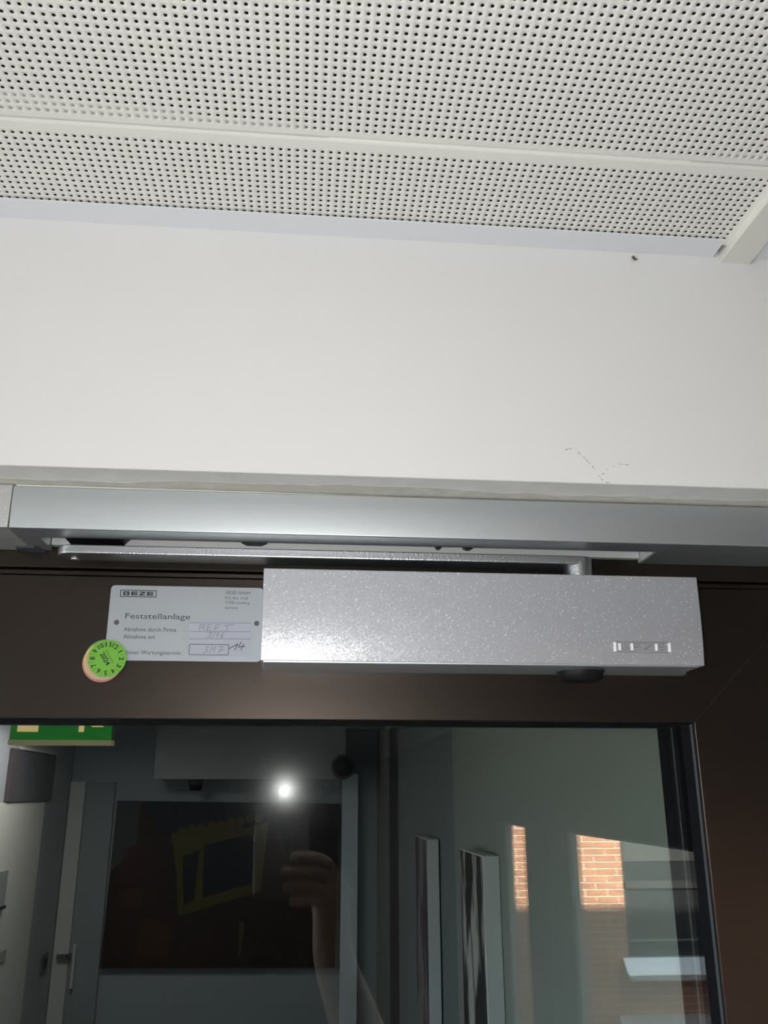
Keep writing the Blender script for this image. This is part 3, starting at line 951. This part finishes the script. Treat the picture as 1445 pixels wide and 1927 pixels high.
f = MB()
for a, b, c_, d in ((HW[0], HW[1], HW[2], HW[2] + 0.05), (HW[0], HW[1], HW[3] - 0.05, HW[3]), (HW[0], HW[0] + 0.05, HW[2], HW[3]), (HW[1] - 0.05, HW[1], HW[2], HW[3]), (1.68, 1.72, HW[2], HW[3])):
    f.box(HX0 - 0.13, HX0 - 0.07, a, b, c_, d)
child_of(f.build('window_frame', M_WHITE), w)
child_of(MB().box(HX0 - 0.104, HX0 - 0.100, HW[0], HW[1], HW[2], HW[3]).build('window_pane', M_WGLASS), w)
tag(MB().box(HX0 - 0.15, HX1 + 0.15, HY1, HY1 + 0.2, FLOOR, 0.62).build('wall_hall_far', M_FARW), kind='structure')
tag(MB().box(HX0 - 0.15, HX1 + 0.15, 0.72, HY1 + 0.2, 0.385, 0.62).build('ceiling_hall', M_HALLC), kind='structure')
tag(MB().box(HX0 + 0.55, HX1 - 0.22, 5.45, HY1, 0.085, 0.39).build('beam_hall', M_HALLC), kind='structure')
tag(MB().box(0.275, 0.375, HY1 - 0.06, HY1 - 0.002, FLOOR, 0.12).build('trim_3', mat('daylit_post_blue', (0.78, 0.88, 0.97), 0.5)), kind='structure')  # pale blue colour stands in for window light on this strip

# canvases on the hall's right wall
for k, (y0, zt, lab, cols) in enumerate(((2.27, -0.146, 'nearer white-edged canvas picture with black brush strokes on the hall wall', ((0.02, 0.02, 0.02), (0.5, 0.48, 0.45))),
                                         (3.25, -0.153, 'farther white-edged canvas picture in purple tones on the hall wall', ((0.085, 0.06, 0.085), (0.24, 0.21, 0.22))))):
    cv = tag(empty('canvas_picture', (HX1, y0 + 0.16, zt - 0.8)), lab, 'picture', 'canvas pictures on the hall wall')
    child_of(MB().box(HX1 - 0.043, HX1 - 0.001, y0, y0 + 0.31, zt - 0.8, zt).build('canvas', M_CANV, cv, bevel=0.002), cv)
    pm = mat('picture_print', cols[1], 0.7)
    nt = pm.node_tree
    g = nt.nodes.new('ShaderNodeNewGeometry')
    mp = nt.nodes.new('ShaderNodeMapping')
    mp.inputs['Scale'].default_value = (1, 9, 2.2)
    nz = nt.nodes.new('ShaderNodeTexNoise')
    nz.inputs['Scale'].default_value = 1.6
    nz.inputs['Detail'].default_value = 6
    rp = nt.nodes.new('ShaderNodeValToRGB')
    rp.color_ramp.elements[0].position = 0.46
    rp.color_ramp.elements[0].color = (*cols[0], 1)
    rp.color_ramp.elements[1].position = 0.56
    rp.color_ramp.elements[1].color = (*cols[1], 1)
    nt.links.new(g.outputs['Position'], mp.inputs['Vector'])
    nt.links.new(mp.outputs['Vector'], nz.inputs['Vector'])
    nt.links.new(nz.outputs['Fac'], rp.inputs['Fac'])
    nt.links.new(rp.outputs['Color'], nt.nodes['Principled BSDF'].inputs['Base Color'])
    child_of(MB().box(HX1 - 0.0445, HX1 - 0.043, y0 + 0.003, y0 + 0.307, zt - 0.797, zt - 0.003).build('picture_face', pm, cv), cv)

# painting on the far wall, hung slightly crooked
pn = tag(empty('painting', (-0.43, HY1 - 0.03, -0.51)), 'large dark painting of blue, yellow and red shapes on the far hall wall', 'painting')
M_P = {k: mat('paint_' + k, c_, 0.6) for k, c_ in dict(base=(0.022, 0.008, 0.004), blue=(0.003, 0.006, 0.022), yellow=(0.075, 0.062, 0.008), navy=(0.002, 0.006, 0.012),
                                                    red=(0.035, 0.008, 0.006), orange=(0.045, 0.018, 0.003), edge=(0.045, 0.05, 0.052), dark=(0.005, 0.004, 0.003)).items()}
PW, PH = 1.365, 0.925


def paint(name, m, pts, lev):
    """pts in 0..1 of the painting, origin at the lower left"""
    q = [((u - 0.5) * PW, (v - 0.5) * PH) for u, v in pts]
    return MB().prism(q, 'y', -0.02 - 0.0004 * (lev + 1), -0.02 - 0.0004 * lev).build(name, m, pn)


MB().box(-PW / 2, PW / 2, -0.02, 0.028, -PH / 2, PH / 2).build('panel', M_P['base'], pn)
paint('painted_shape', M_P['edge'], [(0.0, 0.995), (0.105, 0.995), (0.10, 0.72), (0.0, 0.55)], 0)
paint('painted_shape', M_P['blue'], [(0.115, 0.995), (0.72, 0.995), (0.76, 0.86), (0.40, 0.80), (0.20, 0.82)], 0)
paint('painted_shape', M_P['dark'], [(0.72, 0.995), (0.995, 0.995), (0.995, 0.5), (0.80, 0.55), (0.74, 0.8)], 0)
paint('painted_shape', M_P['yellow'], [(0.25, 0.80), (0.33, 0.82), (0.42, 0.84), (0.50, 0.86), (0.58, 0.84), (0.68, 0.88), (0.66, 0.45), (0.63, 0.44), (0.45, 0.36), (0.31, 0.30), (0.29, 0.55)], 1)
paint('painted_shape', M_P['navy'], [(0.31, 0.66), (0.38, 0.70), (0.375, 0.40), (0.33, 0.36)], 2)
paint('painted_shape', M_P['navy'], [(0.40, 0.73), (0.60, 0.80), (0.63, 0.74), (0.62, 0.50), (0.41, 0.41)], 2)
paint('painted_shape', M_P['red'], [(0.05, 0.70), (0.15, 0.76), (0.17, 0.52), (0.06, 0.46)], 1)
paint('painted_shape', M_P['orange'], [(0.04, 0.44), (0.15, 0.47), (0.14, 0.34), (0.05, 0.36)], 1)
paint('painted_shape', M_P['orange'], [(0.16, 0.30), (0.30, 0.24), (0.28, 0.05), (0.14, 0.03)], 1)
paint('painted_shape', M_P['yellow'], [(0.575, 0.27), (0.595, 0.27), (0.60, 0.22), (0.588, 0.07), (0.580, 0.07), (0.578, 0.22)], 1)
paint('painted_shape', M_P['red'], [(0.985, 0.30), (0.999, 0.30), (0.999, 0.02), (0.975, 0.02)], 1)
# bubble letters along the painted roof, a generic squiggle
for i in range(9):
    u = 0.30 + 0.042 * i
    v = 0.805 + 0.012 * i + (0.01 if i % 2 else 0)
    paint('painted_shape', M_P['yellow'], [(u + 0.021 * math.cos(2 * math.pi * k / 10), v + 0.032 * math.sin(2 * math.pi * k / 10)) for k in range(10)], 3)
pn.rotation_euler = (0, math.radians(0.9), 0)

# wall disc and beam detector
t = tag(empty('wall_speaker', (0.265, 5.45, 0.155)), 'round dark wall loudspeaker on the beam above the painting', 'speaker')
child_of(MB().cyl((0.262, 0.155), 'y', 0.072, 5.40, 5.4495, 32).build('housing', M_DKGREY, t, bevel=0.006), t)
child_of(MB().cyl((0.262, 0.155), 'y', 0.058, 5.393, 5.3995, 32).build('grille', M_BLACK, t), t)
t = tag(empty('smoke_detector', (-0.62, 5.6, 0.085)), 'small dark smoke detector under the beam above the painting', 'detector')
child_of(MB().cyl((-0.62, 5.6), 'z', 0.045, 0.055, 0.0848, 24).build('base', M_DKGREY, t), t)
child_of(MB().cyl((-0.62, 5.6), 'z', 0.034, 0.02, 0.055, 24, 0.042).build('sensor_head', M_BLACK, t), t)

# exit sign hanging in the hall
ex = tag(empty('exit_sign', (-0.83, 3.2, 0.25)), 'lit green exit sign with white pictogram hanging in the hall', 'sign')
child_of(MB().box(-0.998, -0.655, 3.204, 3.26, 0.168, 0.35).build('housing', M_SIGNBOX, ex), ex)
child_of(MB().box(-0.998, -0.655, 3.20, 3.2035, 0.180, 0.345).build('sign_face', M_SIGNG, ex), ex)
child_of(MB().box(-1.0, -0.652, 3.195, 3.25, 0.163, 0.1795).build('diffuser_strip', M_SIGNH, ex), ex)
pic = MB()
yy0, yy1 = 3.1985, 3.1999
pic.box(-0.975, -0.905, yy0, yy1, 0.207, 0.32)                                  # doorway
pic.prism([(-0.768, 0.207), (-0.750, 0.207), (-0.750, 0.262), (-0.768, 0.262)], 'y', yy0, yy1)   # standing leg
pic.prism([(-0.722, 0.224), (-0.685, 0.224), (-0.685, 0.235), (-0.735, 0.238), (-0.750, 0.262), (-0.762, 0.255)], 'y', yy0, yy1)
pic.prism([(-0.772, 0.258), (-0.748, 0.258), (-0.760, 0.305), (-0.785, 0.300)], 'y', yy0, yy1)
pic.cyl((-0.782, 0.320), 'y', 0.012, yy0, yy1, 16)
pic.prism([(-0.875, 0.262), (-0.850, 0.285), (-0.850, 0.270), (-0.810, 0.270), (-0.810, 0.254), (-0.850, 0.254), (-0.850, 0.239)], 'y', yy0, yy1)
child_of(pic.build('pictogram', M_SIGNW, ex), ex)
for x in (-0.95, -0.70):
    child_of(MB().cyl((x, 3.23), 'z', 0.004, 0.35, 0.385, 10).build('hanger', M_SIGNBOX, ex), ex)

# white side door with dark panel over it, on the hall's left wall
d2 = tag(empty('door_2', (HX0, 4.5, FLOOR)), kind='structure')
child_of(MB().box(HX0 + 0.001, HX0 + 0.012, 3.72, 5.20, FLOOR, -0.037).build('door_leaf', M_WHITE, d2), d2)
child_of(MB().box(HX0 + 0.001, HX0 + 0.02, 4.62, 5.30, -0.034, 0.212).build('transom_panel', M_DKGREY, d2), d2)
child_of(MB().box(HX0 + 0.001, HX0 + 0.021, 4.52, 4.619, -0.034, 0.215).build('transom_post', M_PURP, d2), d2)
child_of(MB().box(HX0 + 0.001, HX0 + 0.03, 4.62, 5.30, 0.213, 0.228).build('transom_bar', M_DIMW, d2), d2)
po = tag(empty('notice_board', (HX0 + 0.012, 4.25, -0.6)), 'paper notice with dark header strip on the white side door', 'notice')
child_of(MB().box(HX0 + 0.0125, HX0 + 0.0145, 3.75, 4.52, -0.92, -0.52).build('sheet', mat('cream_paper', (0.62, 0.60, 0.52), 0.7), po), po)
child_of(MB().box(HX0 + 0.0125, HX0 + 0.022, 3.75, 4.66, -0.50, -0.345).build('header_strip', M_GREYF, po), po)
child_of(MB().box(HX0 + 0.0125, HX0 + 0.030, 3.75, 4.66, -0.515, -0.50).build('header_edge', M_BLACK, po), po)
for y, z, lab in ((4.70, -0.735, 'upper small grey square plate on the white side door'), (4.62, -1.16, 'lower small grey square plate on the white side door')):
    tag(MB().box(HX0 + 0.0125, HX0 + 0.018, y - 0.10, y + 0.10, z - 0.027, z + 0.027).build('square_plate', M_GREYF, bevel=0.002), lab, 'plate', 'grey square plates')
sw = tag(empty('light_switch', (HX0, 5.58, -0.9)), 'dark oval light switch on the hall wall by the corner', 'switch')
child_of(MB().box(HX0 + 0.0005, HX0 + 0.012, 5.51, 5.63, -0.955, -0.850).build('switch_plate', M_DKGREY, sw, bevel=0.004), sw)
child_of(MB().box(HX0 + 0.012, HX0 + 0.016, 5.54, 5.60, -0.93, -0.875).build('rocker', M_BLACK, sw), sw)

# grey door on the far wall
d3 = tag(empty('door_3', (-1.26, HY1, FLOOR)), kind='structure')
child_of(MB().box(-1.394, -1.305, HY1 - 0.045, HY1 - 0.001, FLOOR, 0.075).build('door_jamb', mat('jamb_paint', (0.62, 0.62, 0.60), 0.6), d3), d3)
child_of(MB().box(-1.303, -1.13, HY1 - 0.03, HY1 - 0.001, FLOOR, 0.075).build('door_leaf', M_DDOOR, d3), d3)
child_of(MB().box(-1.365, -1.295, HY1 - 0.085, HY1 - 0.065, -0.905, -0.880).box(-1.312, -1.292, HY1 - 0.085, HY1 - 0.031, -0.905, -0.880).build('door_handle', M_DKGREY, d3, bevel=0.003), d3)
child_of(MB().cyl((-1.272, HY1 - 0.06), 'z', 0.009, -1.06, -0.83, 12).box(-1.278, -1.266, HY1 - 0.06, HY1 - 0.029, -1.04, -1.028).box(-1.278, -1.266, HY1 - 0.06, HY1 - 0.029, -0.86, -0.848).build('pull_bar', M_ALUL, d3), d3)

# added ceiling lamp, out of sight, to light the hall
lp = tag(empty('fill_lamp', (-1.0, 4.25, 0.385)), 'added square white lamp lighting the hall, unseen above the glass', 'lamp')
child_of(MB().box(-1.25, -0.75, 3.95, 4.55, 0.350, 0.3845).build('lamp_housing', M_WHITE, lp), lp)
child_of(MB().box(-1.23, -0.77, 3.97, 4.53, 0.346, 0.3498).build('diffuser', M_FILL, lp), lp)


# ------------------------------------------------------------------ phone with its flash, held by a person (seen mirrored in the glass)
def loc(a, b, c_):
    """phone frame: a to the right, b up along the phone, c towards where it looks"""
    return rgt * a + upv * b + fwd * c_


CM = Matrix(((rgt.x, upv.x, fwd.x, 0), (rgt.y, upv.y, fwd.y, 0), (rgt.z, upv.z, fwd.z, 0), (0, 0, 0, 1)))


def to_phone(o):
    for v in o.data.vertices:
        v.co = CM @ v.co
    o.data.flip_normals()
    return o


ph = tag(empty('phone', (0, 0, 0)), 'black smartphone held up with its flash lit', 'phone')
to_phone(MB().prism(rrect(-0.056, 0.0155, -0.130, 0.0165, 0.009), 'z', -0.0125, -0.0045).build('phone_body', M_PHONE, ph, bevel=0.002))
to_phone(MB().prism(rrect(-0.026, 0.012, -0.026, 0.012, 0.007), 'z', -0.0045, -0.0030).build('camera_plate', M_BLACK, ph))
to_phone(MB().cyl((-0.018, 0.0055), 'z', 0.0035, -0.0029, -0.0024, 20).build('flash_lens', M_PALEW, ph))
fl = bpy.data.lights.new('flash', 'POINT')
fl.energy = FLASH_W
fl.shadow_soft_size = 0.0042
fl.color = (1.0, 0.985, 0.965)
fo = bpy.data.objects.new('flash', fl)
link(fo)
fo.location = loc(-0.018, 0.0055, 0.003)
fo.parent = ph


def skin(name, pts, edges, m, parent=None, root=0, sub=2):
    """pts: (x, y, z, radius)"""
    me = bpy.data.meshes.new(name)
    me.from_pydata([p[:3] for p in pts], edges, [])
    o = bpy.data.objects.new(name, me)
    link(o, parent)
    md = o.modifiers.new('skin', 'SKIN')
    md.use_smooth_shade = True
    for i, p in enumerate(pts):
        r = p[3]
        me.skin_vertices[0].data[i].radius = (r, r) if not isinstance(r, tuple) else r
    me.skin_vertices[0].data[root].use_root = True
    s = o.modifiers.new('sub', 'SUBSURF')
    s.levels = s.render_levels = sub
    me.materials.append(m)
    return o


pe = tag(empty('person', (0.0, -0.34, FLOOR)), 'person in dark clothes holding a phone overhead, hand mirrored in the glass', 'person')
pts, eds = [], []


def add(p, r, prev=None):
    pts.append((p[0], p[1], p[2], r))
    if prev is not None:
        eds.append((prev, len(pts) - 1))
    return len(pts) - 1


pel = add((0.0, -0.36, -1.17), (0.15, 0.11))
wst = add((0.0, -0.36, -1.02), (0.13, 0.10), pel)
chs = add((0.0, -0.36, -0.84), (0.15, 0.11), wst)
nkb = add((0.0, -0.36, -0.70), (0.075, 0.07), chs)
nk = add((0.0, -0.345, -0.625), (0.05, 0.05), nkb)
hd1 = add((0.0, -0.33, -0.555), (0.062, 0.075), nk)
hd2 = add((0.0, -0.335, -0.475), (0.07, 0.088), hd1)
hd3 = add((0.0, -0.34, -0.425), (0.045, 0.05), hd2)
sr = add((0.16, -0.345, -0.715), 0.056, nkb)
el = add((0.140, -0.165, -0.455), 0.042, sr)
fa = add((0.100, -0.085, -0.33), 0.040, el)
wri = add((0.046, 0.012, -0.188), 0.027, fa)
hb = loc(0.046, -0.150, -0.006)
pal = add(hb, (0.030, 0.020), wri)
kn2 = add(loc(0.042, -0.112, -0.004), (0.026, 0.017), pal)
for i, (b, tip, r) in enumerate(((-0.084, -0.012, 0.0086), (-0.102, -0.024, 0.0090), (-0.120, -0.022, 0.0086), (-0.136, -0.012, 0.0076))):
    src = kn2 if i < 2 else pal
    k1_ = add(loc(0.040, b - 0.006, 0.002), r * 1.12, src)
    k2_ = add(loc(0.026, b - 0.002, 0.0085), r, k1_)
    k3_ = add(loc(0.004, b + 0.001, 0.0075), r * 0.95, k2_)
    add(loc(tip, b + 0.002, 0.0060), r * 0.75, k3_)
t1 = add(loc(0.036, -0.118, -0.022), 0.012, pal)
t2 = add(loc(0.018, -0.096, -0.024), 0.0098, t1)
add(loc(0.002, -0.080, -0.0235), 0.0078, t2)
sl_ = add((-0.17, -0.36, -0.735), 0.056, nkb)
e2 = add((-0.215, -0.36, -0.99), 0.042, sl_)
w2 = add((-0.215, -0.30, -1.22), 0.027, e2)
h2 = add((-0.212, -0.285, -1.29), (0.028, 0.018), w2)
for i in range(4):
    q = add((-0.212, -0.31 + 0.018 * i, -1.335), 0.0085, h2)
    q = add((-0.208, -0.31 + 0.018 * i, -1.365 - 0.006 * (i in (1, 2))), 0.008, q)
    add((-0.200, -0.308 + 0.018 * i, -1.388 - 0.008 * (i in (1, 2))), 0.0065, q)
q = add((-0.200, -0.25, -1.30), 0.010, h2)
add((-0.190, -0.232, -1.335), 0.008, q)
for sx in (-1, 1):
    hp = add((sx * 0.09, -0.36, -1.24), 0.085, pel)
    kn3 = add((sx * 0.095, -0.345, -1.62), 0.056, hp)
    an = add((sx * 0.10, -0.37, -1.96), 0.036, kn3)
    add((sx * 0.115, -0.22, -2.02), (0.038, 0.026), an)
body = skin('body', pts, eds, M_SKIN, pe)
body.parent = None
child_of(body, pe)


def cloth(name, P_, E_, m):
    o = skin(name, P_, E_, m)
    return child_of(o, pe)


cloth('shirt', [(0, -0.36, -1.20, (0.172, 0.132)), (0, -0.36, -1.02, (0.15, 0.122)), (0, -0.36, -0.84, (0.17, 0.13)), (0, -0.36, -0.71, (0.098, 0.09)),
                (0.16, -0.345, -0.715, 0.072), (0.150, -0.21, -0.52, 0.060), (-0.17, -0.36, -0.735, 0.072), (-0.21, -0.36, -0.93, 0.058)],
      [(0, 1), (1, 2), (2, 3), (3, 4), (4, 5), (3, 6), (6, 7)], M_SHIRT)
cloth('trousers', [(0, -0.36, -1.18, (0.162, 0.122)), (-0.09, -0.36, -1.28, 0.098), (-0.095, -0.345, -1.62, 0.072), (-0.10, -0.37, -1.95, 0.056),
                   (0.09, -0.36, -1.28, 0.098), (0.095, -0.345, -1.62, 0.072), (0.10, -0.37, -1.95, 0.056)],
      [(0, 1), (1, 2), (2, 3), (0, 4), (4, 5), (5, 6)], M_TROUS)
cloth('hair', [(0, -0.375, -0.53, (0.072, 0.06)), (0, -0.37, -0.47, (0.080, 0.075)), (0, -0.345, -0.422, (0.062, 0.066))], [(0, 1), (1, 2)], M_HAIR)
for sx in (-1, 1):
    cloth('shoe', [(sx * 0.10, -0.385, -2.0, (0.046, 0.042)), (sx * 0.108, -0.28, -2.01, (0.046, 0.034)), (sx * 0.116, -0.19, -2.02, (0.04, 0.026))], [(0, 1), (1, 2)], M_BLACK)
fc = MB()
for sx in (-1, 1):
    rings = []
    for k in range(6):
        th = math.pi * (k + 0.5) / 6
        rings.append([(sx * 0.031 + 0.011 * math.sin(th) * math.cos(2 * math.pi * i / 10), -0.254 + 0.010 * math.sin(th) * math.sin(2 * math.pi * i / 10), -0.512 + 0.011 * math.cos(th)) for i in range(10)])
    fc.rings(rings)
child_of(fc.build('eye', M_DIMW, smooth=True), pe)
child_of(MB().prism([(-0.262, -0.512), (-0.236, -0.545), (-0.238, -0.553), (-0.262, -0.553)], 'x', -0.012, 0.012).build('nose', M_SKIN, bevel=0.005), pe)
child_of(MB().box(-0.024, 0.024, -0.266, -0.256, -0.588, -0.578).build('mouth', mat('lips', (0.35, 0.13, 0.11), 0.5), bevel=0.004), pe)
